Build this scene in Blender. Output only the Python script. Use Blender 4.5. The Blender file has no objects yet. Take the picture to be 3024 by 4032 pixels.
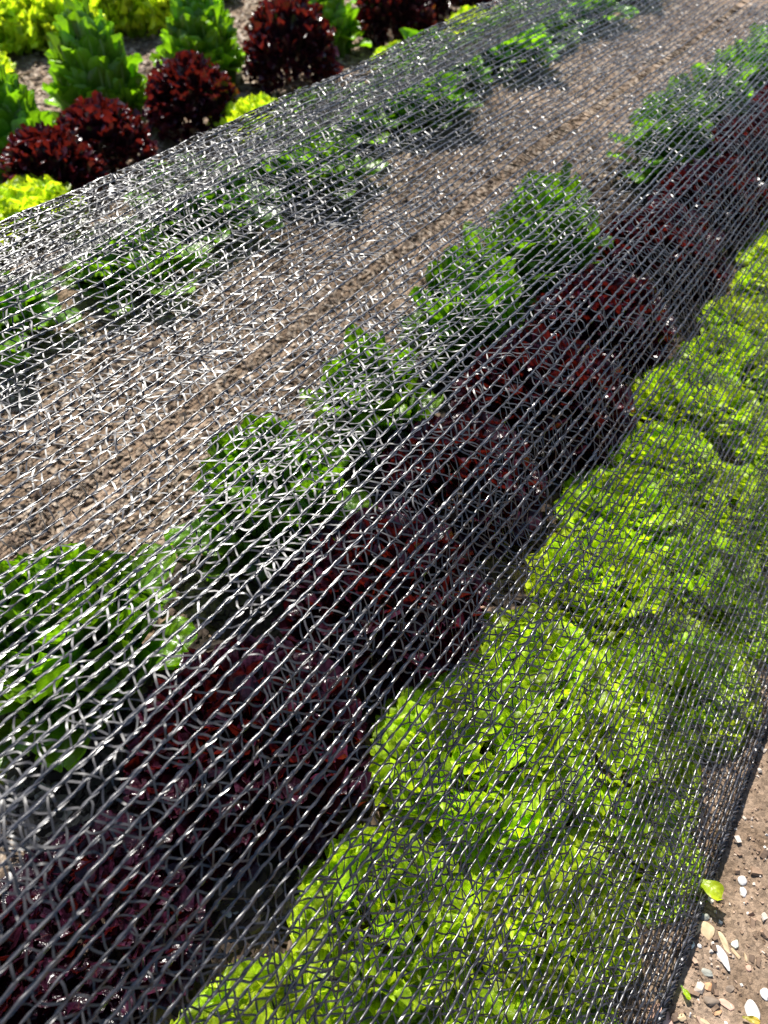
import bpy, math
import numpy as np
from mathutils import Vector, Matrix

# ------------------------------------------------------------------ camera, sky, sun, exposure
scene = bpy.context.scene
COL = scene.collection
CAM_H = 0.90
PITCH = math.radians(45.3)      # below the horizon
YAW = math.radians(33.8)        # heading left of the planting rows (rows run along +Y)
cd = bpy.data.cameras.new("Camera")
cam = bpy.data.objects.new("Camera", cd); COL.objects.link(cam)
cd.sensor_fit = 'VERTICAL'; cd.sensor_height = 36; cd.sensor_width = 27; cd.lens = 27.05
cd.clip_start = 0.02; cd.clip_end = 500
cam.location = (0, 0, CAM_H)
cam.rotation_euler = (math.radians(90) - PITCH, 0, YAW)
cd.dof.use_dof = True; cd.dof.focus_distance = 0.72; cd.dof.aperture_fstop = 7.5
scene.camera = cam

SUN_EL = math.radians(53)
SUN_AZ = YAW + math.radians(15)  # sun direction measured left of +Y, a little left of the heading
world = bpy.data.worlds.new("World"); scene.world = world; world.use_nodes = True
wn = world.node_tree; bg = wn.nodes["Background"]
sky = wn.nodes.new("ShaderNodeTexSky"); sky.sky_type = 'NISHITA'; sky.sun_disc = False
sky.sun_elevation = SUN_EL; sky.sun_rotation = -SUN_AZ
wn.links.new(sky.outputs[0], bg.inputs[0]); bg.inputs[1].default_value = 0.085
sl = bpy.data.lights.new("Sun", 'SUN'); sl.energy = 5.0; sl.angle = math.radians(0.53); sl.color = (1, .955, .88)
sun = bpy.data.objects.new("Sun", sl); COL.objects.link(sun)
sdir = Vector((-math.sin(SUN_AZ) * math.cos(SUN_EL), math.cos(SUN_AZ) * math.cos(SUN_EL), math.sin(SUN_EL)))
sun.rotation_euler = sdir.to_track_quat('Z', 'Y').to_euler()
sun.location = sdir * 20
scene.view_settings.view_transform = 'Standard'; scene.view_settings.look = 'None'
scene.view_settings.exposure = 0.9; scene.view_settings.gamma = 1
scene.render.engine = 'CYCLES'
scene.cycles.use_denoising = True
scene.cycles.max_bounces = 8; scene.cycles.transmission_bounces = 6
scene.cycles.sample_clamp_indirect = 4
scene.cycles.caustics_reflective = False; scene.cycles.caustics_refractive = False

rng = np.random.default_rng(11)

# ------------------------------------------------------------------ helpers
def tagit(o, label=None, cat=None, group=None, kind=None):
    if label: o['label'] = label
    if cat: o['category'] = cat
    if group: o['group'] = group
    if kind: o['kind'] = kind
    return o

def raw_mesh(name, verts, quads, mat, smooth=True, uv=None):
    """quads: (n,4) or (n,3) int array"""
    me = bpy.data.meshes.new(name)
    verts = np.ascontiguousarray(verts, dtype=np.float32); quads = np.ascontiguousarray(quads, dtype=np.int32)
    n, k = quads.shape
    me.vertices.add(len(verts)); me.vertices.foreach_set('co', verts.ravel())
    me.loops.add(n * k); me.loops.foreach_set('vertex_index', quads.ravel())
    me.polygons.add(n); me.polygons.foreach_set('loop_start', np.arange(0, n * k, k, dtype=np.int32))
    me.polygons.foreach_set('use_smooth', np.full(n, smooth))
    if uv is not None:
        l = me.uv_layers.new(name='UVMap')
        l.data.foreach_set('uv', np.ascontiguousarray(uv[quads.ravel()], dtype=np.float32).ravel())
    me.materials.append(mat)
    me.update(calc_edges=True)
    return me

def obj(name, me, parent=None):
    o = bpy.data.objects.new(name, me); COL.objects.link(o)
    if parent: o.parent = parent
    return o

def empty(name, loc, rz=0):
    o = bpy.data.objects.new(name, None); COL.objects.link(o)
    o.location = loc; o.rotation_euler = (0, 0, rz); o.empty_display_size = .05
    return o

def vnoise(x, y, seed=0):
    """smooth value noise in numpy, about -1..1"""
    xi = np.floor(x).astype(np.int64); yi = np.floor(y).astype(np.int64)
    fx = x - xi; fy = y - yi; fx = fx * fx * (3 - 2 * fx); fy = fy * fy * (3 - 2 * fy)
    def h(a, b):
        n = (a * 374761393 + b * 668265263 + seed * 974711) & 0xffffffff
        n = ((n ^ (n >> 13)) * 1274126177) & 0xffffffff
        return ((n ^ (n >> 16)) & 0xffff) / 32767.5 - 1
    return (h(xi, yi) * (1 - fx) * (1 - fy) + h(xi + 1, yi) * fx * (1 - fy)
            + h(xi, yi + 1) * (1 - fx) * fy + h(xi + 1, yi + 1) * fx * fy)

# ------------------------------------------------------------------ materials
def new_mat(name):
    m = bpy.data.materials.new(name); m.use_nodes = True
    nt = m.node_tree; return m, nt, nt.nodes, nt.links, nt.nodes['Principled BSDF'], nt.nodes['Material Output']

def ramp(N, stops):
    r = N.new('ShaderNodeValToRGB'); e = r.color_ramp.elements
    while len(e) < len(stops): e.new(0.5)
    for i, (p, c) in enumerate(stops): e[i].position = p; e[i].color = (*c, 1)
    return r

def leaf_mat(name, dark, mid, tip, trans_col, trans=.35, rough=.35, rib=(.4, .5, .2), ribw=.06, ribamt=.7, bump=.3):
    m, nt, N, L, P, out = new_mat(name)
    uv = N.new('ShaderNodeUVMap'); uv.uv_map = 'UVMap'
    sep = N.new('ShaderNodeSeparateXYZ'); L.new(uv.outputs[0], sep.inputs[0])
    # v along the leaf
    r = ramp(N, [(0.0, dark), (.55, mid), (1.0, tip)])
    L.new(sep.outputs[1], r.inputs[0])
    tc = N.new('ShaderNodeTexCoord')
    no = N.new('ShaderNodeTexNoise'); no.inputs['Scale'].default_value = 22; no.inputs['Detail'].default_value = 3
    L.new(tc.outputs['Object'], no.inputs['Vector'])
    geo = N.new('ShaderNodeNewGeometry')
    oi = N.new('ShaderNodeObjectInfo')
    hsv = N.new('ShaderNodeHueSaturation')
    mr = N.new('ShaderNodeMapRange'); mr.inputs['To Min'].default_value = .6; mr.inputs['To Max'].default_value = 1.45
    L.new(geo.outputs['Random Per Island'], mr.inputs['Value'])
    mn = N.new('ShaderNodeMapRange'); mn.inputs['From Min'].default_value = .3; mn.inputs['From Max'].default_value = .7
    mn.inputs['To Min'].default_value = .8; mn.inputs['To Max'].default_value = 1.2; L.new(no.outputs['Fac'], mn.inputs['Value'])
    mu = N.new('ShaderNodeMath'); mu.operation = 'MULTIPLY'; L.new(mr.outputs[0], mu.inputs[0]); L.new(mn.outputs[0], mu.inputs[1])
    L.new(mu.outputs[0], hsv.inputs['Value'])
    mh = N.new('ShaderNodeMapRange'); mh.inputs['To Min'].default_value = .485; mh.inputs['To Max'].default_value = .515
    L.new(oi.outputs['Random'], mh.inputs['Value']); L.new(mh.outputs[0], hsv.inputs['Hue'])
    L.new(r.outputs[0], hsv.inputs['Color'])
    # midrib and side veins
    ab = N.new('ShaderNodeMath'); ab.operation = 'SUBTRACT'; ab.inputs[1].default_value = .5; L.new(sep.outputs[0], ab.inputs[0])
    a2 = N.new('ShaderNodeMath'); a2.operation = 'ABSOLUTE'; L.new(ab.outputs[0], a2.inputs[0])
    rr = N.new('ShaderNodeMapRange'); rr.inputs['From Min'].default_value = ribw; rr.inputs['From Max'].default_value = ribw * .3
    L.new(a2.outputs[0], rr.inputs['Value'])
    rm = N.new('ShaderNodeMath'); rm.operation = 'MULTIPLY'; rm.inputs[1].default_value = ribamt; L.new(rr.outputs[0], rm.inputs[0])
    mix = N.new('ShaderNodeMix'); mix.data_type = 'RGBA'; mix.inputs['B'].default_value = (*rib, 1)
    L.new(rm.outputs[0], mix.inputs['Factor']); L.new(hsv.outputs[0], mix.inputs['A'])
    L.new(mix.outputs['Result'], P.inputs['Base Color'])
    P.inputs['Roughness'].default_value = rough; P.inputs['Specular IOR Level'].default_value = .5
    nb = N.new('ShaderNodeTexNoise'); nb.inputs['Scale'].default_value = 140; nb.inputs['Detail'].default_value = 2
    L.new(tc.outputs['Object'], nb.inputs['Vector'])
    bp = N.new('ShaderNodeBump'); bp.inputs['Strength'].default_value = bump; bp.inputs['Distance'].default_value = .004
    L.new(nb.outputs['Fac'], bp.inputs['Height']); L.new(bp.outputs[0], P.inputs['Normal'])
    tr = N.new('ShaderNodeBsdfTranslucent')
    tm = N.new('ShaderNodeMix'); tm.data_type = 'RGBA'; tm.blend_type = 'MULTIPLY'; tm.inputs['Factor'].default_value = 0
    tm.inputs['A'].default_value = (*trans_col, 1)
    th = N.new('ShaderNodeHueSaturation'); th.inputs['Color'].default_value = (*trans_col, 1); L.new(mu.outputs[0], th.inputs['Value'])
    L.new(th.outputs[0], tr.inputs['Color']); N.remove(tm)
    L.new(bp.outputs[0], tr.inputs['Normal'])
    ms = N.new('ShaderNodeMixShader'); ms.inputs[0].default_value = trans
    L.new(P.outputs[0], ms.inputs[1]); L.new(tr.outputs[0], ms.inputs[2]); L.new(ms.outputs[0], out.inputs[0])
    return m

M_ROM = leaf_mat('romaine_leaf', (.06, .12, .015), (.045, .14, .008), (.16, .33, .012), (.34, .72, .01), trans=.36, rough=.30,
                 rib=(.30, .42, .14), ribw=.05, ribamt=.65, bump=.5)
M_RED = leaf_mat('red_leaf', (.03, .012, .010), (.020, .007, .014), (.036, .006, .017), (.24, .020, .010), trans=.18, rough=.25,
                 rib=(.16, .05, .04), ribw=.03, ribamt=.25, bump=.4)
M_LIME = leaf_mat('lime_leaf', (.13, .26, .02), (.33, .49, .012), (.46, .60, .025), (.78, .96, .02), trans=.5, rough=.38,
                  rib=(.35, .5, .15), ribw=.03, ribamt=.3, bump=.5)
M_OLD = leaf_mat('yellowed_leaf', (.25, .30, .05), (.40, .38, .06), (.55, .42, .08), (.8, .65, .05), trans=.4, rough=.4,
                 rib=(.5, .5, .25), ribw=.05, ribamt=.5, bump=.3)

def chip_mat(name, stops, rough=.85, bump=.4, scale=90):
    m, nt, N, L, P, out = new_mat(name)
    geo = N.new('ShaderNodeNewGeometry'); r = ramp(N, stops); L.new(geo.outputs['Random Per Island'], r.inputs[0])
    tc = N.new('ShaderNodeTexCoord'); no = N.new('ShaderNodeTexNoise'); no.inputs['Scale'].default_value = scale
    no.inputs['Detail'].default_value = 5; L.new(tc.outputs['Object'], no.inputs['Vector'])
    mn = N.new('ShaderNodeMapRange'); mn.inputs['From Min'].default_value = .3; mn.inputs['From Max'].default_value = .7
    mn.inputs['To Min'].default_value = .7; mn.inputs['To Max'].default_value = 1.15; L.new(no.outputs['Fac'], mn.inputs['Value'])
    h = N.new('ShaderNodeHueSaturation'); L.new(r.outputs[0], h.inputs['Color']); L.new(mn.outputs[0], h.inputs['Value'])
    L.new(h.outputs[0], P.inputs['Base Color']); P.inputs['Roughness'].default_value = rough
    bp = N.new('ShaderNodeBump'); bp.inputs['Strength'].default_value = bump; bp.inputs['Distance'].default_value = .002
    L.new(no.outputs['Fac'], bp.inputs['Height']); L.new(bp.outputs[0], P.inputs['Normal'])
    return m

def solid_stone(name, c1, c2, rough=.7, scale=70):
    m, nt, N, L, P, out = new_mat(name)
    tc = N.new('ShaderNodeTexCoord'); no = N.new('ShaderNodeTexNoise'); no.inputs['Scale'].default_value = scale
    no.inputs['Detail'].default_value = 6; L.new(tc.outputs['Object'], no.inputs['Vector'])
    r = ramp(N, [(.35, c1), (.65, c2)]); L.new(no.outputs['Fac'], r.inputs[0]); L.new(r.outputs[0], P.inputs['Base Color'])
    P.inputs['Roughness'].default_value = rough
    bp = N.new('ShaderNodeBump'); bp.inputs['Strength'].default_value = .35; bp.inputs['Distance'].default_value = .002
    L.new(no.outputs['Fac'], bp.inputs['Height']); L.new(bp.outputs[0], P.inputs['Normal'])
    return m

def soil_mat():
    m, nt, N, L, P, out = new_mat('soil')
    tc = N.new('ShaderNodeTexCoord')
    n1 = N.new('ShaderNodeTexNoise'); n1.inputs['Scale'].default_value = 9; n1.inputs['Detail'].default_value = 6
    n1.inputs['Roughness'].default_value = .65; L.new(tc.outputs['Object'], n1.inputs['Vector'])
    r = ramp(N, [(.34, (.13, .085, .052)), (.47, (.22, .155, .105)), (.60, (.31, .225, .16)), (.72, (.40, .295, .215))])
    L.new(n1.outputs['Fac'], r.inputs[0])
    v = N.new('ShaderNodeTexVoronoi'); v.inputs['Scale'].default_value = 260; L.new(tc.outputs['Object'], v.inputs['Vector'])
    h = N.new('ShaderNodeHueSaturation'); L.new(r.outputs[0], h.inputs['Color'])
    mv = N.new('ShaderNodeMapRange'); mv.inputs['To Min'].default_value = .65; mv.inputs['To Max'].default_value = 1.35
    sc = N.new('ShaderNodeSeparateXYZ'); L.new(v.outputs['Color'], sc.inputs[0]); L.new(sc.outputs[0], mv.inputs['Value'])
    L.new(mv.outputs[0], h.inputs['Value']); L.new(h.outputs[0], P.inputs['Base Color'])
    P.inputs['Roughness'].default_value = .95; P.inputs['Specular IOR Level'].default_value = .2
    n2 = N.new('ShaderNodeTexNoise'); n2.inputs['Scale'].default_value = 110; n2.inputs['Detail'].default_value = 7
    n2.inputs['Roughness'].default_value = .7; L.new(tc.outputs['Object'], n2.inputs['Vector'])
    bp = N.new('ShaderNodeBump'); bp.inputs['Strength'].default_value = 1; bp.inputs['Distance'].default_value = .006
    L.new(n2.outputs['Fac'], bp.inputs['Height']); L.new(bp.outputs[0], P.inputs['Normal'])
    return m
M_SOIL = soil_mat()
M_BARK = chip_mat('bark_chip', [(0, (.15, .10, .07)), (.35, (.26, .19, .13)), (.7, (.38, .29, .21)), (1, (.56, .46, .36))])
M_SHADEBARK = chip_mat('shade_painted_bark_chip', [(0, (.03, .02, .014)), (.5, (.06, .04, .027)), (.9, (.10, .066, .044)), (1, (.26, .19, .13))])  # bark chip colours darkened to paint in the deep shade between the rows
M_GRIT = chip_mat('soil_grit', [(0, (.12, .08, .055)), (.5, (.26, .17, .11)), (.8, (.40, .28, .20)), (.93, (.58, .50, .42)), (1, (.75, .72, .68))], scale=200)

def net_mat(name, c0, c1, r0, r1, spec):
    m, nt, N, L, P, out = new_mat(name)
    geo = N.new('ShaderNodeNewGeometry')
    r = ramp(N, [(0, c0), (1, c1)]); L.new(geo.outputs['Random Per Island'], r.inputs[0])
    L.new(r.outputs[0], P.inputs['Base Color'])
    mr = N.new('ShaderNodeMapRange'); mr.inputs['To Min'].default_value = r0; mr.inputs['To Max'].default_value = r1
    L.new(geo.outputs['Random Per Island'], mr.inputs['Value']); L.new(mr.outputs[0], P.inputs['Roughness'])
    P.inputs['Specular IOR Level'].default_value = spec
    P.inputs['IOR'].default_value = 1.5
    return m
M_CORD = net_mat('black_plastic_cord', (.018, .018, .022), (.055, .053, .062), .24, .38, 1.0)
M_TAPE = net_mat('black_plastic_tape', (.014, .014, .016), (.044, .041, .044), .34, .56, .6)

# ------------------------------------------------------------------ ground
def ground_z(x, y):
    x = np.asarray(x, float); y = np.asarray(y, float)
    z = .010 * vnoise(x * 4, y * 4, 3) + .005 * vnoise(x * 15, y * 15, 4) + .0022 * vnoise(x * 55, y * 55, 5)
    path = np.exp(-((x + 1.08) / .22) ** 2) + np.exp(-((x + 2.75) / .3) ** 2)
    return z - .02 * path - .012

def build_ground():
    def axis(a, b, step, far, ratio):
        core = list(np.arange(a, b + 1e-6, step)); lo = []; hi = []; s = step; p = a
        while p > -far: s *= ratio; p -= s; lo.append(p)
        s = step; p = b
        while p < far: s *= ratio; p += s; hi.append(p)
        return np.array(lo[::-1] + core + hi)
    xs = axis(-3.2, .5, .011, 60, 1.12); ys = axis(-.3, 4.2, .011, 60, 1.12)
    X, Y = np.meshgrid(xs, ys); Z = ground_z(X, Y)
    v = np.stack([X.ravel(), Y.ravel(), Z.ravel()], 1); nx = len(xs); ny = len(ys)
    i = (np.arange(ny - 1)[:, None] * nx + np.arange(nx - 1)[None, :]).ravel()
    q = np.stack([i, i + 1, i + 1 + nx, i + nx], 1)
    o = obj('soil_ground', raw_mesh('soil_ground', v, q, M_SOIL)); tagit(o, kind='structure')
    o['label'] = 'reddish brown garden soil of the beds and paths'
build_ground()

CUBE_V = np.array([[-1, -1, -1], [1, -1, -1], [1, 1, -1], [-1, 1, -1], [-1, -1, 1], [1, -1, 1], [1, 1, 1], [-1, 1, 1]], float)
CUBE_F = np.array([[0, 3, 2, 1], [4, 5, 6, 7], [0, 1, 5, 4], [1, 2, 6, 5], [2, 3, 7, 6], [3, 0, 4, 7]])
def scatter_chips(n, xr, yr, lr, wr, tr, mat, name, jit=.35, avoid=None, tilt=.35, zoff=.003):
    x = rng.uniform(*xr, n); y = rng.uniform(*yr, n)
    if avoid is not None:
        k = avoid(x, y); x = x[k]; y = y[k]; n = len(x)
    l = rng.uniform(*lr, n) ** 1.0; w = rng.uniform(*wr, n); t = rng.uniform(*tr, n)
    v = CUBE_V[None] * np.stack([l, w, t], 1)[:, None] * .5
    v = v * (1 + rng.uniform(-jit, jit, (n, 8, 3)))
    v[:, :, 2] += (v[:, :, 0] / l[:, None]) ** 2 * rng.uniform(-.1, .25, n)[:, None] * l[:, None] * .5
    a = rng.uniform(0, 2 * np.pi, n); p = rng.normal(0, tilt, n); r = rng.normal(0, tilt, n)
    ca, sa, cp, sp, cr, sr = np.cos(a), np.sin(a), np.cos(p), np.sin(p), np.cos(r), np.sin(r)
    R = np.empty((n, 3, 3))
    R[:, 0, 0] = ca * cp; R[:, 0, 1] = ca * sp * sr - sa * cr; R[:, 0, 2] = ca * sp * cr + sa * sr
    R[:, 1, 0] = sa * cp; R[:, 1, 1] = sa * sp * sr + ca * cr; R[:, 1, 2] = sa * sp * cr - ca * sr
    R[:, 2, 0] = -sp; R[:, 2, 1] = cp * sr; R[:, 2, 2] = cp * cr
    v = np.einsum('nij,nkj->nki', R, v)
    v += np.stack([x, y, ground_z(x, y) + zoff], 1)[:, None]
    f = (CUBE_F[None] + (np.arange(n) * 8)[:, None, None]).reshape(-1, 4)
    return obj(name, raw_mesh(name, v.reshape(-1, 3), f, mat, smooth=False))
o = scatter_chips(19000, (-1.40, -.70), (-.1, 4.6), (.006, .026), (.003, .009), (.001, .004), M_BARK, 'bark_mulch')
tagit(o, 'tan bark chips covering the path under the net', 'mulch', kind='stuff')
o = scatter_chips(16000, (-3.4, -1.95), (.9, 5.2), (.01, .04), (.005, .014), (.001, .004), M_BARK, 'bark_mulch')
tagit(o, 'pale dry bark chips between the unnetted lettuce rows', 'mulch', kind='stuff')
o = scatter_chips(12000, (-.76, -.2), (-.3, 3.2), (.008, .030), (.004, .012), (.001, .005), M_SHADEBARK, 'bark_mulch')
tagit(o, 'chips coloured dark for deep shade around the netted lettuces', 'mulch', kind='stuff')
o = scatter_chips(1500, (-.66, -.46), (-.3, .12), (.008, .034), (.004, .014), (.001, .005), M_BARK, 'bark_mulch', zoff=.006)
tagit(o, 'tan chips in the gap at the lower left under the net', 'mulch', kind='stuff')
o = scatter_chips(9000, (-.1, .40), (.1, 1.6), (.0010, .0042), (.0010, .0034), (.0008, .0026), M_GRIT, 'soil_grit', tilt=.8, zoff=.0004)
tagit(o, 'fine tan and pink grit on the bare soil beside the net', 'grit', kind='stuff')
o = scatter_chips(1300, (-.02, .40), (.15, 1.5), (.004, .011), (.003, .008), (.0015, .004), M_GRIT, 'soil_crumbs', tilt=.4, zoff=.001)
tagit(o, 'small tan crumbs and gravel on the bare soil', 'gravel', kind='stuff')

# ------------------------------------------------------------------ lettuces
def leaf_grid(r, nu, nv, L, W, elev, curl, cup, ruf, rfreq, shape, blister=.0, az=0.0, r0=0.0, z0=0.0, roll=0.0, wav=0.0):
    """one leaf blade: verts (nv*nu,3), uv"""
    v = np.linspace(0, 1, nv); u = np.linspace(-1, 1, nu)
    ang = elev - curl * v ** 1.6 + wav * np.sin(v * 5 + r.uniform(0, 6))
    ds = L / (nv - 1)
    R = r0 + np.concatenate([[0], np.cumsum(np.cos(ang[:-1]) * ds)])
    Z = z0 + np.concatenate([[0], np.cumsum(np.sin(ang[:-1]) * ds)])
    w = W * shape(v)
    U, V = np.meshgrid(u, v)
    nR = -np.sin(ang)[:, None]; nZ = np.cos(ang)[:, None]        # blade normal, facing up/inward
    ph = r.uniform(0, 6.28, 4)
    d = cup * (U ** 2) * w[:, None]
    d = d + ruf * (np.abs(U) ** 2.2) * np.sin(rfreq * V + ph[0] + U * 1.3) * (V ** .5)
    tipm = np.clip((V - .72) / .28, 0, 1)
    d = d + ruf * tipm * np.sin(U * rfreq * .5 + ph[1]) * .8
    if blister: d = d + blister * vnoise(U * 3.2 + ph[2] * 9, V * 8 + ph[3] * 9, 7)
    side = w[:, None] * U * (1 - .10 * np.abs(U) * np.abs(cup))
    X = R[:, None] + nR * d; Zz = Z[:, None] + nZ * d; Yy = side + roll * d
    ca, sa = math.cos(az), math.sin(az)
    P3 = np.stack([X * ca - Yy * sa, X * sa + Yy * ca, Zz], -1).reshape(-1, 3)
    uv = np.stack([(U + 1) / 2, V], -1).reshape(-1, 2)
    i = (np.arange(nv - 1)[:, None] * nu + np.arange(nu - 1)[None, :]).ravel()
    q = np.stack([i, i + 1, i + 1 + nu, i + nu], 1)
    return P3, uv, q

class Bag:
    def __init__(s): s.v = []; s.u = []; s.q = []; s.n = 0
    def add(s, p): s.v.append(p[0]); s.u.append(p[1]); s.q.append(p[2] + s.n); s.n += len(p[0])
    def mesh(s, name, mat): return raw_mesh(name, np.concatenate(s.v), np.concatenate(s.q), mat, True, np.concatenate(s.u))

def sh_rom(v): return (.26 + .74 * np.sin(np.clip((v - .12) / .88, 0, 1) * np.pi * .5) ** 1.1) * np.sqrt(np.clip(1 - ((v - .66) / .345) ** 4 * (v > .66), 0.02, 1))
def sh_frill(v): return (.22 + .78 * v ** .8) * np.sqrt(np.clip(1 - ((v - .7) / .31) ** 4 * (v > .7), 0.04, 1))

def make_romaine(seed, n=118, fw=1.0):
    r = np.random.default_rng(seed); heart, outer = Bag(), Bag()
    for i in range(n):
        q = i / (n - 1); az = i * 2.39996 + r.normal(0, .22)
        L = (.210 - .150 * q ** .9) * r.uniform(.84, 1.12); W = (.022 + .010 * min(1, q * 2)) * r.uniform(.85, 1.25) * fw
        elev = math.radians(93 - 14 * q + r.normal(0, 4)); curl = math.radians(-12 + 60 * q + r.normal(0, 14))
        p = leaf_grid(r, 9, 11, L, W, elev, curl, .75 - .3 * q, .0055 + .003 * q, 12, sh_rom, .0042, az, .008 + .066 * q ** .7, .085 * q * r.random(), wav=.06)
        (heart if q < .4 else outer).add(p)
    for i in range(20):                                  # low spreading leaves
        az = i * .45 * 2 + r.normal(0, .2)
        outer.add(leaf_grid(r, 11, 13, r.uniform(.07, .12), r.uniform(.020, .030), math.radians(r.uniform(18, 52)), math.radians(r.uniform(20, 65)),
                            .2, .006, 12, sh_rom, .003, az, .045, r.uniform(.01, .05), wav=.08))
    return heart.mesh('romaine_heart', M_ROM), outer.mesh('romaine_outer_leaves', M_ROM)

def sh_round(v): return np.array([(.35 + .65 * min(1, t / .6) ** 1.2) * math.sqrt(max(.02, 1 - (max(0, t - .58) / .425) ** 2.6)) for t in v])

def make_barrel(seed):
    """romaine head seen from the side: overlapping cupped, rounded leaves stacked round a barrel"""
    r = np.random.default_rng(seed); heart, outer = Bag(), Bag(); n = 120
    for i in range(n):
        q = i / (n - 1); az = i * 2.39996 + r.normal(0, .2)
        top = .215 - .165 * q ** 1.25 + r.normal(0, .008)            # height of the leaf tip
        L = r.uniform(.075, .105); W = r.uniform(.026, .036) * (.75 + .25 * min(1, q * 3))
        elev = math.radians(88 - 12 * q + r.normal(0, 5)); curl = math.radians(r.uniform(-25, 20) + 62 * q ** 3)
        rad = .012 + .074 * min(1, q * 1.7) ** .7 + .012 * q
        z0 = max(0, top - L * math.sin(elev - curl * .35)); r0 = max(.004, rad - L * math.cos(elev) * .8)
        p = leaf_grid(r, 9, 11, L, W, elev, curl, r.uniform(.45, .85), .0045, 11, sh_round, .0035, az, r0, z0, wav=.10)
        (heart if q < .35 else outer).add(p)
    for i in range(14):
        az = i * .9 + r.normal(0, .2)
        outer.add(leaf_grid(r, 9, 11, r.uniform(.08, .12), r.uniform(.026, .034), math.radians(r.uniform(10, 45)), math.radians(r.uniform(10, 60)),
                            .3, .006, 12, sh_round, .003, az, .06, r.uniform(.0, .04), wav=.1))
    return heart.mesh('romaine_heart', M_ROM), outer.mesh('romaine_outer_leaves', M_ROM)

def make_frilly(seed, R, Hh, n, W, Lr, mat, ruf, rfreq, nu, nv, nm, cupr=(-.2, .5)):
    r = np.random.default_rng(seed); heart, outer = Bag(), Bag()
    for i in range(n):
        q = (i + .5) / n; az = i * 2.39996 + r.normal(0, .2)
        # tip position on a dome
        th = math.acos(max(1 - q * 1.0, 0))                      # 0 top .. ~90 deg rim
        tr = R * math.sin(th) ** .85 * r.uniform(.86, 1.08); tz = Hh * (.10 + .90 * math.cos(th) ** .8) * r.uniform(.86, 1.08)
        L = r.uniform(*Lr); el = math.radians(88 - 62 * q + r.normal(0, 11)); curl = math.radians(r.uniform(0, 55) + 25 * q)
        em = el - curl * .35
        r0 = tr - L * math.cos(em) * .95; z0 = max(.004, tz - L * math.sin(em) * .95)
        p = leaf_grid(r, nu, nv, L, W * r.uniform(.75, 1.25), el, curl, r.uniform(*cupr), ruf * r.uniform(.7, 1.3), rfreq * r.uniform(.8, 1.2),
                      sh_frill, ruf * .35, az, r0, z0, roll=r.normal(0, .4), wav=.1)
        (heart if q < .4 else outer).add(p)
    return heart.mesh(nm + '_heart', mat), outer.mesh(nm + '_outer_leaves', mat)

ROM = [make_romaine(100 + i) for i in range(4)]
ROM_FULL = [make_barrel(150 + i) for i in range(3)]
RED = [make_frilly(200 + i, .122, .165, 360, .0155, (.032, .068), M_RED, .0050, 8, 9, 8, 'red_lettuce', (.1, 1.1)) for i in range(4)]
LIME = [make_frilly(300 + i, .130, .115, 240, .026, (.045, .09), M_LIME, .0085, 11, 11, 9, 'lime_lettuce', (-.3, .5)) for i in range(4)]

PLANT_N = [0]
def plant(kind, x, y, s, label, group, sz=1.0, tilt=(0, 0)):
    PLANT_N[0] += 1; k = PLANT_N[0]
    src, nm, cat = {'full': (ROM_FULL, 'romaine_lettuce', 'romaine lettuce'), 'rom': (ROM, 'romaine_lettuce', 'romaine lettuce'), 'red': (RED, 'red_lettuce', 'red lettuce'),
                    'lime': (LIME, 'green_lettuce', 'green lettuce')}[kind]
    h, o_ = src[k % len(src)]
    e = empty(nm, (x, y, float(ground_z(x, y)) - .004), (k * 2.1) % 6.28)
    e.rotation_euler[0] = tilt[0]; e.rotation_euler[1] = tilt[1]
    e.scale = (s, s, s * sz); tagit(e, label, cat, group)
    obj('heart', h, e); obj('outer_leaves', o_, e)
    return e

ORD = ['nearest', 'second', 'third', 'fourth', 'fifth', 'sixth', 'seventh', 'eighth', 'ninth', 'tenth', 'eleventh', 'twelfth', 'thirteenth', 'fourteenth', 'fifteenth', 'sixteenth', 'seventeenth', 'eighteenth', 'nineteenth', 'twentieth']
LFT = ['leftmost'] + ORD[1:]
# netted romaine row
for i, (x, y, s, z) in enumerate([(-.66, .25, 1.14, 1.0), (-.61, .60, 1.0, 1.1), (-.605, .87, .92, 1.15), (-.61, 1.21, 1.0, 1.15), (-.61, 1.53, 1.1, 1.15),
                                  (-.59, 2.32, 1.05, 1.1), (-.59, 2.72, 1.0, 1.1), (-.575, 3.1, 1.0, 1.0), (-.58, 3.5, 1.0, 1.0)]):
    plant('rom', x, y, s * 1.08, f'upright green romaine under the black net beside the bark path, {ORD[i]} along its row', 'romaine lettuces under the net', z)
# netted red row
for i, (x, y, s) in enumerate([(-.46, -.08, .85), (-.40, .05, .95), (-.385, .28, 1.18), (-.375, .56, 1.2), (-.405, .82, 1.12), (-.385, 1.08, 1.3), (-.39, 1.38, 1.2), (-.40, 1.72, 1.25), (-.39, 2.08, 1.2), (-.39, 2.42, 1.2), (-.39, 2.8, 1.2), (-.39, 3.2, 1.2)]):
    plant('red', x, y, s, f'dark red frilly lettuce under the net between romaine and lime rows, {ORD[i]} along its row', 'red lettuces under the net', .5 if i == 1 else .86)  # flattened second head is filler, added to darken the shadowed gap
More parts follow.
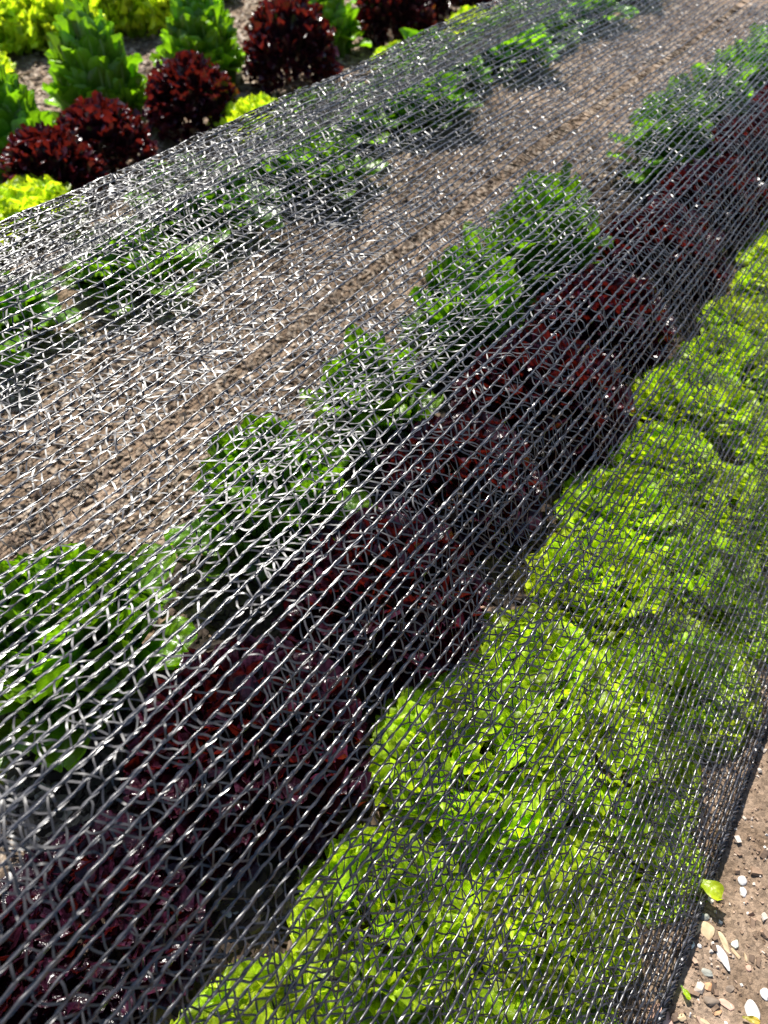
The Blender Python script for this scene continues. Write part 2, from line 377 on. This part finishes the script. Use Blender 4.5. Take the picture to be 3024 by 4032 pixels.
# netted lime rows
lr = np.random.default_rng(5)
for i, y in enumerate(np.arange(.06, 3.2, .175)):
    plant('lime', -.143 + lr.normal(0, .010), y + lr.normal(0, .015), lr.uniform(.74, 1.02), f'lime green lettuce under the net beside the red row, {ORD[i]} along its line', 'lime green lettuces under the net', lr.uniform(.62, .95), (lr.normal(0, .08), lr.normal(0, .08)))
for i, y in enumerate(np.arange(.15, 3.2, .185)):
    plant('lime', -.012 + lr.normal(0, .010), y + lr.normal(0, .012), lr.uniform(.70, .88), f'lime green lettuce in the middle of the netted lime bed, {ORD[i]} along its line', 'lime green lettuces under the net', lr.uniform(.5, .68))
for i, y in enumerate(np.arange(.22, 2.6, .20)):
    plant('lime', .060 + lr.normal(0, .006), y + lr.normal(0, .015), lr.uniform(.46, .56), f'small low lime green lettuce under the net edge by bare soil, {ORD[i]} along its line', 'lime green lettuces under the net', lr.uniform(.5, .62))

# rows across the path, inside the net's far side
for i, (x, y, s) in enumerate([(-1.50, .70, 1.5), (-1.42, 1.05, 1.3), (-1.50, 1.36, 1.6), (-1.42, 1.72, 1.6), (-1.56, 2.02, 1.7), (-1.44, 2.34, 1.7), (-1.58, 2.68, 1.7), (-1.46, 3.02, 1.7), (-1.56, 3.4, 1.7), (-1.50, 3.8, 1.7), (-1.5, 4.3, 1.7)]):
    plant('rom', x, y, s, f'green lettuce seen faintly through net beyond the bark path, {ORD[i]} along its row', 'green lettuces beyond the netted path', .5)
for i, (x, y, s) in enumerate([(-1.86, .93, 1.0), (-1.84, 1.12, 1.0), (-1.80, 1.90, .95), (-1.83, 2.02, .8), (-1.76, 2.75, .9), (-1.76, 3.3, .9), (-1.76, 3.8, .9)]):
    plant('lime', x, y, s, f'bright yellow green lettuce at the far net edge below red lettuces, {LFT[i]} of its row', 'bright lettuces at the far net edge', 1.0)
# unnetted red row
for i, (x, y, s, z) in enumerate([(-1.90, 1.08, .7, .6), (-1.93, 1.27, 1.12, 1.0), (-1.97, 1.48, 1.15, 1.05), (-1.96, 1.84, 1.25, 1.1), (-1.99, 2.38, 1.40, 1.25), (-2.00, 3.06, 1.4, 1.2), (-2.0, 3.55, 1.4, 1.2)]):
    plant('red', x, y, s, f'dark burgundy frilly lettuce in open sun above the net edge, {LFT[i]} of its row', 'red lettuces outside the net', z)
# unnetted romaine row
for i, (x, y, s, z) in enumerate([(-2.18, 1.33, 1.2, 1.1), (-2.27, 1.74, 1.32, 1.25), (-2.27, 2.22, 1.3, 1.15), (-2.16, 2.80, 1.2, 1.1), (-2.25, 3.4, 1.2, 1.1), (-2.25, 3.95, 1.2, 1.1)]):
    plant('full', x, y, s, f'tall glossy green romaine in open sun behind the dark red lettuces, {LFT[i]} of its row', 'romaine lettuces outside the net', z)
# far rows at the top of the photo
for i, (x, y, s, z) in enumerate([(-2.88, 1.62, 1.1, .9), (-3.05, 1.80, 1.1, .9), (-3.25, 2.05, 1.5, 1.4), (-3.12, 2.30, 1.5, 1.4), (-3.08, 2.58, 1.6, 1.5), (-3.1, 2.88, 1.6, 1.5), (-3.22, 3.2, 1.5, 1.4), (-3.3, 3.55, 1.5, 1.3), (-3.3, 3.95, 1.5, 1.3), (-3.3, 4.35, 1.5, 1.3)]):
    plant('lime', x, y, s, f'yellow green loose lettuce across the far bark path, {LFT[i]} of its row', 'far lettuces across the open path', z)
for i, (x, y, s) in enumerate([(-3.6, 2.1, 1.4), (-3.6, 2.45, 1.4), (-3.62, 2.8, 1.4), (-3.6, 3.15, 1.4), (-3.7, 3.6, 1.4), (-3.7, 4.1, 1.4)]):
    plant('rom', x, y, s, f'romaine at the photo top behind the far yellow green lettuces, {LFT[i]} of its row', 'far romaine lettuces')

# ------------------------------------------------------------------ loose stones, sticks and leaves on the bare soil
def stone_mesh(name, mat, lx, ly, lz, seed, angular=.0, sub=3):
    import bmesh
    bm = bmesh.new(); bmesh.ops.create_icosphere(bm, subdivisions=sub, radius=1)
    co = np.array([v.co[:] for v in bm.verts]); r = np.random.default_rng(seed)
    k = 1 + .16 * vnoise(co[:, 0] * 1.3 + seed, co[:, 1] * 1.3 + co[:, 2] * 2, seed) + .06 * vnoise(co[:, 0] * 3.5, co[:, 1] * 3.5 + co[:, 2] * 4, seed + 1)
    co = co * k[:, None]
    if angular:
        for _ in range(9):
            nrm = r.normal(size=3); nrm /= np.linalg.norm(nrm); dd = r.uniform(.5, .85)
            ex = co @ nrm - dd; co -= np.clip(ex, 0, None)[:, None] * nrm * angular
    co *= np.array([lx, ly, lz]) * .5
    for v, c in zip(bm.verts, co): v.co = c
    for f in bm.faces: f.smooth = angular < .5
    me = bpy.data.meshes.new(name); bm.to_mesh(me); bm.free(); me.materials.append(mat); return me

S_WHITE = solid_stone('white_quartz', (.52, .50, .47), (.78, .76, .73), .6)
S_TAN = solid_stone('tan_stone', (.42, .30, .17), (.58, .44, .27))
S_ORANGE = solid_stone('orange_stone', (.45, .24, .11), (.60, .36, .20))
S_PINK = solid_stone('pink_stone', (.48, .27, .19), (.60, .38, .29))
S_GREY = solid_stone('grey_stone', (.20, .20, .17), (.42, .43, .37))
S_BROWN = solid_stone('brown_stone', (.15, .11, .08), (.26, .20, .15))
S_WOOD = solid_stone('dry_wood', (.40, .29, .17), (.60, .47, .30), .8, 120)
S_GREEN = solid_stone('pale_green_stone', (.50, .53, .42), (.68, .70, .60))
# kind, label, x, y, size lx, ly, lz, rotation (0 = long side along X), material, angular
CAMROT = YAW
loose = [
 ('pebble', 'round white pebble on bare soil, upper one of a touching pair', .161, .487, .0095, .0105, .006, 0, S_WHITE, 0),
 ('pebble', 'white teardrop pebble on bare soil, lower one of a touching pair', .165, .475, .0075, .011, .005, .3, S_WHITE, 0),
 ('stone', 'grey lichen coloured stone against the net edge above the tan slabs', .136, .425, .013, .010, .009, .5, S_GREY, .8),
 ('stone_slab', 'narrow tan slab leaning beside the net edge left of the wide slab', .131, .402, .026, .010, .004, 1.2, S_TAN, .8),
 ('stone_slab', 'wide flat tan slab below the grey stone', .143, .412, .022, .020, .005, 1.6, S_TAN, .7),
 ('wood_chip', 'long pale tan wood chip standing out right of the wide slab', .162, .411, .025, .008, .004, 2.35, S_WOOD, .8),
 ('stone_shard', 'bright white pointed shard, largest white piece below the wood chip', .166, .395, .025, .011, .005, 2.45, S_WHITE, .8),
 ('stone', 'pale green angular stone right of the white shard', .173, .416, .010, .011, .006, 0, S_GREEN, .8),
 ('stone_shard', 'small cream shard tucked under the pale green stone', .176, .407, .013, .006, .003, 2.7, S_TAN, .8),
 ('pebble', 'small smooth white pebble at the net edge below the cream shard', .130, .372, .009, .0075, .006, .3, S_WHITE, 0),
 ('stone_shard', 'cream shard standing by the net edge above the small white pebble', .132, .387, .014, .008, .005, 1.2, S_GREEN, .7),
 ('pebble', 'tiny white pebble alone below the wide slab', .141, .392, .0048, .004, .003, 0, S_WHITE, 0),
 ('wood_chip', 'thin tan splinter right of the cream shards near the right border', .186, .409, .013, .0035, .003, 2.1, S_WOOD, .6),
 ('stone', 'greenish tan wedge stone in the middle of the bare soil', .156, .372, .013, .008, .005, .3, S_GREY, .7),
 ('stone', 'square orange stone under the greenish wedge stone', .161, .360, .011, .010, .006, .4, S_ORANGE, .8),
 ('stone', 'dark purple grey flat stone right of the orange stone', .180, .371, .010, .008, .004, 1.0, S_BROWN, .8),
 ('stone', 'brown grey angular rock with a dark shadow below the orange stone', .167, .349, .019, .011, .008, .7, S_BROWN, .8),
 ('stone', 'small orange cobble left of the pinkish slab low on the soil', .175, .343, .010, .006, .004, .9, S_ORANGE, .5),
 ('stone', 'large rounded pink stone at the bottom of the photo beside the net', .130, .307, .024, .026, .009, .5, S_PINK, .1),
 ('stone', 'small yellowish block right of the large pink stone', .147, .318, .010, .007, .004, .8, S_TAN, .8),
 ('wood_chip', 'slanting tan stick at the bottom border right of the yellowish block', .165, .327, .020, .0055, .004, .1, S_WOOD, .6),
 ('pebble', 'big speckled white oval pebble near the lower right corner', .205, .363, .014, .021, .008, .55, S_WHITE, 0),
 ('pebble', 'white pebble cut by the right border above the speckled oval', .211, .386, .010, .012, .006, 0, S_WHITE, .3),
 ('stone_slab', 'flat pinkish slab left of the speckled white oval', .182, .355, .020, .009, .003, .1, S_PINK, .8),
 ('stone', 'tan pebble by the net edge, left of a pair', .122, .332, .0065, .009, .004, .2, S_TAN, .4),
 ('stone', 'green grey pebble by the net edge, right of a pair', .128, .335, .0065, .010, .004, .2, S_GREY, .4),
 ('stone', 'pink crumb of stone below the thin splinter at right', .191, .401, .007, .007, .004, 0, S_PINK, .8),
 ('pebble', 'tiny white pebble on bare soil below the touching pair', .176, .455, .0042, .0036, .003, 0, S_WHITE, 0),
 ('pebble', 'tiny pink white pebble rightmost below the touching pair', .183, .452, .0036, .0036, .003, 0, S_PINK, 0),
 ('stone', 'pale stone in the dark gap under the red lettuces at lower left of the net', -.298, .14, .022, .017, .010, .4, S_WHITE, .4),
 ('stone', 'pinkish white stone right of the pale stone in the dark gap', -.269, .153, .016, .019, .010, 1.1, S_PINK, .4),
 ('stone', 'white stone between red and lime lettuces in the middle of the net', -.285, .42, .018, .015, .009, .4, S_WHITE, .4),
 ('stone', 'light pinkish stone between red and lime lettuces, further than the white one', -.275, .66, .024, .018, .010, 1.4, S_PINK, .4),
 ('stone', 'grey stone near the bottom left corner under the net', -.338, .008, .022, .016, .009, .2, S_GREY, .5),
]
for i, (nm, lab, x, y, lx, ly, lz, rz, mt, ang) in enumerate(loose):
    me = stone_mesh(nm, mt, lx, ly, lz, 40 + i, ang)
    o = obj(nm, me); o.location = (x, y, float(ground_z(x, y)) + lz * .16); o.rotation_euler = (0, 0, rz)
    tagit(o, lab, {'pebble': 'pebble', 'stone': 'stone', 'stone_slab': 'slab', 'wood_chip': 'wood chip', 'stone_shard': 'stone shard'}[nm], 'stones and chips on the soil')

def loose_leaf(x, y, z, az, L, W, elev, curl, mat, label, seed):
    r = np.random.default_rng(seed); b = Bag()
    b.add(leaf_grid(r, 9, 11, L, W, elev, curl, .25, .002, 10, sh_rom, .001, 0, 0, 0))
    o = obj('fallen_leaf', b.mesh('fallen_leaf', mat)); o.location = (x, y, z); o.rotation_euler = (0, 0, az)
    tagit(o, label, 'leaf')
loose_leaf(.112, .452, .004, -.2, .034, .011, .5, .9, M_LIME, 'yellow green leaf poking out from under the net edge onto the soil', 1)
loose_leaf(.136, .343, .000, -.6, .014, .0035, .2, .3, M_LIME, 'small yellow green leaf scrap on the soil above the large pink stone', 2)
loose_leaf(.196, .350, .000, .3, .016, .004, .2, .2, M_OLD, 'yellow leaf scrap at the bottom right of the photo', 3)
loose_leaf(-.60, 2.95 - 2.86, .03, 2.5, .06, .02, .3, .5, M_OLD, 'yellowed leaf at the foot of the nearest netted romaine', 4)
loose_leaf(-2.08, 2.62, .05, -.6, .12, .028, .7, 1.1, M_OLD, 'curling yellow leaf under the fourth unnetted romaine', 5)

# ------------------------------------------------------------------ knitted shade net
PROF = np.array([(-.131, .003), (-.125, .018), (-.090, .060), (-.043, .103), (.061, .222), (.153, .335), (.205, .405), (.250, .445), (.310, .462), (.416, .462),
                 (.594, .482), (.70, .517), (.765, .536), (.80, .530), (.93, .430), (1.10, .310), (1.30, .185), (1.50, .075), (1.60, .02), (1.64, .008)])
def smooth_profile():
    P = PROF; out = []
    for i in range(len(P) - 1):
        p0 = P[max(i - 1, 0)]; p1 = P[i]; p2 = P[i + 1]; p3 = P[min(i + 2, len(P) - 1)]
        for t in np.linspace(0, 1, 24, endpoint=False):
            out.append(.5 * ((2 * p1) + (-p0 + p2) * t + (2 * p0 - 5 * p1 + 4 * p2 - p3) * t * t + (-p0 + 3 * p1 - 3 * p2 + p3) * t ** 3))
    out.append(P[-1]); out = np.array(out)
    a = np.concatenate([[0], np.cumsum(np.hypot(*np.diff(out, axis=0).T))])
    tg = np.gradient(out, a, axis=0); tg /= np.linalg.norm(tg, axis=1)[:, None]
    return a, out, tg
PA, PP, PT = smooth_profile(); ALEN = PA[-1]
WS = .0100                      # spacing of the lengthwise cords
SP = .0105                      # stitch pitch
NW = int(ALEN / WS)
S0, S1 = -.45, 2.75

def net_point(ai, s, lift=0.0):
    """ai: cord index (float), s: metres along the rows -> position, lateral, normal"""
    a = ai * WS + .0030 * vnoise(ai * .33, s * 2.2, 21) + .0022 * vnoise(ai * 1.1, s * 5, 22) + .0015 * vnoise(ai * 1.0, s * 0 + .5, 29)
    wide = .006 * vnoise(ai * .045, s * 1.1, 23)
    a = np.clip(a + wide, 0, ALEN)
    t = np.interp(a, PA, PP[:, 0]); z = np.interp(a, PA, PP[:, 1])
    tt = np.interp(a, PA, PT[:, 0]); tz = np.interp(a, PA, PT[:, 1])
    ln = np.hypot(tt, tz); tt = tt / ln; tz = tz / ln
    edge = np.clip(z / .12, .12, 1)
    b = (.007 * vnoise(ai * .02 + 4, s * 1.6, 24) + .006 * vnoise(ai * .06, s * 4.5, 25) + .0016 * vnoise(ai * .6, s * 26, 26)) * edge + lift
    # normal (up / outward): (-tz, tt) in (t,z)
    t2 = t - tz * b; z2 = z + tt * b
    z2 = z2 - .007 * edge * (1 + np.sin(s * 2.1 + .7)) * .5
    gx = -t2; gz = ground_z(gx, s)
    z2 = np.maximum(z2 + gz * (1 - edge), gz + .003)
    pos = np.stack([-t2, s, z2], -1)
    lat = np.stack([-tt, np.zeros_like(s), tz], -1); nor = np.stack([tz, np.zeros_like(s), tt], -1)
    return pos, lat, nor

def strip_faces(nrow, npt):
    """nrow strips of npt sections, two verts a section"""
    b = (np.arange(nrow) * npt * 2)[:, None] + (np.arange(npt - 1) * 2)[None, :]
    b = b.ravel(); return np.stack([b, b + 1, b + 3, b + 2], 1)

GAP = int(round(np.interp(.470, PP[:, 0], PA) / WS))      # a dropped stitch line leaves one wide ladder along the net
def build_cords():
    m = 4; ns = int((S1 - S0) / SP * m) + 1
    s = np.linspace(S0, S1, ns)
    ids = np.array([i for i in range(NW) if i != GAP], float); n = len(ids)
    I, S = np.meshgrid(ids, s, indexing='ij')
    pos, lat, nor = net_point(I, S)
    ph0 = rng.uniform(0, 6.28, n)[:, None]; size = rng.uniform(.72, 1.22, n)[:, None] * (1 + .22 * vnoise(I * 1.3, S * 9, 72))
    V = []; F = []; tot = 0
    for k in range(3):                                    # flat tapes wound round the chain
        th = np.pi * S / SP + ph0 + k * 2.094 + 1.7 * vnoise(I * 1.9 + 5 * k, S * 55, 81)
        c = pos + lat * (.00095 * np.cos(th) * size)[..., None] + nor * (.0005 * np.sin(th))[..., None]
        wd = .35 * np.sin(th * .5 + 1.1 * k) + .75 * vnoise(I * 1.7 + 9 * k, S * 60, 41 + k)
        hw = .00078 * size * (1 + .35 * vnoise(I * 3.1 + k, S * 100, 83) + .15 * np.sin(2 * np.pi * S / SP + ph0))
        wv = lat * (np.cos(wd) * hw)[..., None] + nor * (np.sin(wd) * hw)[..., None]
        V.append(np.stack([c - wv, c + wv], 2).reshape(-1, 3)); F.append(strip_faces(n, ns) + tot); tot += n * ns * 2
    # the chain itself: a rounded, knuckled ridge
    st = 2 * np.pi * S / SP + ph0
    rad = .00080 * size * (1 + .16 * np.sin(st) + .30 * vnoise(I * 2.3, S * 120, 71))
    off = .00035 * np.sin(st * .5 + 1)
    ring = []
    for a_ in np.radians([-12, 52, 118, 192]):
        ring.append(pos + lat * (np.cos(a_) * rad + off)[..., None] + nor * (np.sin(a_) * rad)[..., None])
    V.append(np.stack(ring, 2).reshape(-1, 3))
    bb = ((np.arange(n) * ns * 4)[:, None, None] + (np.arange(ns - 1) * 4)[None, :, None] + np.arange(3)[None, None, :]).ravel()
    F.append(np.stack([bb, bb + 1, bb + 5, bb + 4], 1) + tot)
    return np.concatenate(V), np.concatenate(F)

def tape(i0, s0, i1, s1, n=6, wid=.00080, bow=.0014, sag=.0016, tw=.40, lean=0.0):
    """vectorised ribbons from cord i0 at s0 to cord i1 at s1"""
    M = len(i0); t = np.linspace(0, 1, n)[None, :]
    hump = np.sin(np.pi * t)
    sgn = rng.normal(0, 1, (M, 1)); sg2 = rng.normal(-.3, 1, (M, 1))
    I = i0[:, None] * (1 - t) + i1[:, None] * t
    ease = t + .10 * np.sin(2 * np.pi * t) * rng.uniform(-1, 1, (M, 1))
    S = s0[:, None] * (1 - ease) + s1[:, None] * ease + bow * sgn * hump
    pos, lat, nor = net_point(I, S)
    pos = pos + nor * (sag * sg2 * hump)[..., None]
    d = np.gradient(pos, axis=1); d /= np.linalg.norm(d, axis=2)[..., None] + 1e-12
    side = np.cross(nor, d); side /= np.linalg.norm(side, axis=2)[..., None] + 1e-12
    p0 = rng.normal(0, .55 * tw, (M, 1)); p1 = rng.normal(0, .55 * tw, (M, 1)); pm = rng.normal(0, .45 * tw, (M, 1))
    psi = lean + p0 * (1 - t) + p1 * t + pm * hump + .55 * tw * np.sin(2 * np.pi * (1.35 * t + rng.random((M, 1))))
    w = (side * np.cos(psi)[..., None] + nor * np.sin(psi)[..., None]) * wid
    prof = (.55 + .45 * np.sin(np.pi * np.clip(t * .9 + .05, 0, 1)) ** .5)[..., None] * rng.uniform(.8, 1.15, (M, 1))[..., None]
    w = w * prof
    return np.stack([pos - w, pos + w], 2).reshape(-1, 3), M, n

def build_tapes():
    ks = np.arange(int((S1 - S0) / SP) - 3)
    I, K = np.meshgrid(np.arange(NW - 1), ks, indexing='ij'); I = I.ravel().astype(float); K = K.ravel().astype(float)
    j = lambda a: rng.normal(0, a, len(I))
    s = S0 + K * SP
    V = []; F = []; n0 = 0
    def put(r, sel_n):
        nonlocal n0
        v, M, n = r; V.append(v); F.append(strip_faces(M, n) + n0); n0 += len(v)
    shift = .9 * vnoise(I * .08, s * 2.5, 51)
    back = np.interp(I * WS, [np.interp(.80, PP[:, 0], PA), np.interp(.90, PP[:, 0], PA)], [0, .45])
    dens = -back + .55 * vnoise(I * .13, s * 5, 52) + .45 * vnoise(I * .45, s * 17, 53)
    at_gap = (I == GAP) | (I == GAP - 1)
    ti = np.interp(I * WS, PA, PP[:, 0])
    extra = .06 * np.clip((ti - .42) / .2, 0, 1) + .12 * np.clip((.03 - ti) / .08, 0, 1)
    def some(p): return (rng.random(len(I)) < p + extra + .38 * dens) & ~at_gap & (I != GAP - 2)
    k = some(.50); g = lambda x: rng.normal(0, x, int(k.sum()))
    put(tape(I[k], s[k] + g(.0010), I[k] + 1, s[k] + (.75 + .3 * shift[k]) * SP + g(.0012)), 0)
    k = some(.50)
    put(tape(I[k] + 1, s[k] + .35 * SP + g(.0010), I[k], s[k] + (1.15 + .3 * shift[k]) * SP + g(.0012)), 0)
    k = (I == GAP - 1) & (rng.random(len(I)) < .7)        # single slanting rungs across the ladder
    put(tape(I[k], s[k], I[k] + 2, s[k] + .6 * SP + rng.normal(0, .002, int(k.sum())), n=8, bow=.0015, sag=.002, tw=.2, wid=.0009, lean=.95), 0)
    k = (I == GAP - 2) & (rng.random(len(I)) < .8)
    put(tape(I[k], s[k], I[k] + 1, s[k] + .5 * SP, tw=.4), 0)
    # second tape laid over two gaps, drawn close to its neighbour
    k = some(.13) & (I < NW - 2)
    put(tape(I[k], s[k] + .15 * SP + g(.0008), I[k] + 2, s[k] + 1.2 * SP + g(.0025), n=8, bow=.0014, sag=.0018), 0)
    k = some(.09) & (I < NW - 2)
    put(tape(I[k] + 2, s[k] + .1 * SP + g(.0008), I[k], s[k] + 1.2 * SP + g(.0025), n=8, bow=.0014, sag=.0018), 0)
    return np.concatenate(V), np.concatenate(F)

net = empty('shade_net', (-.142, .6, float(ground_z(.142, .6))))
tagit(net, 'black knitted plastic shade net draped over the lettuce bed', 'shade net')
off = np.array(net.location)
v, f = build_cords(); o = obj('lengthwise_cord', raw_mesh('lengthwise_cord', v - off, f, M_CORD), net); tagit(o, kind='stuff')
v, f = build_tapes(); o = obj('cross_tape', raw_mesh('cross_tape', v - off, f, M_TAPE), net); tagit(o, kind='stuff')
# thicker bound hem along both long edges
for a_i, nm in ((.7, 'hem'), (NW - 1.0, 'hem')):
    n = 640; s = np.linspace(S0, S1, n); V = []; K = 11
    for k in range(K):
        th = 2 * np.pi * s / (.03) + k * 2 * np.pi / K
        I = np.full(n, a_i) + .75 * np.cos(th) + .45 * vnoise(np.full(n, k * 3.3), s * 18, 61)
        pos, lat, nor = net_point(I, s); pos = pos + nor * (.0016 * np.sin(th) + .0014)[:, None]
        wd = k + s * 90; wv = lat * (np.cos(wd) * .0010)[:, None] + nor * (np.sin(wd) * .0010)[:, None]
        V.append(np.stack([pos - wv, pos + wv], 1).reshape(-1, 3))
    obj(nm, raw_mesh(nm, np.concatenate(V) - off, strip_faces(K, n), M_CORD), net)
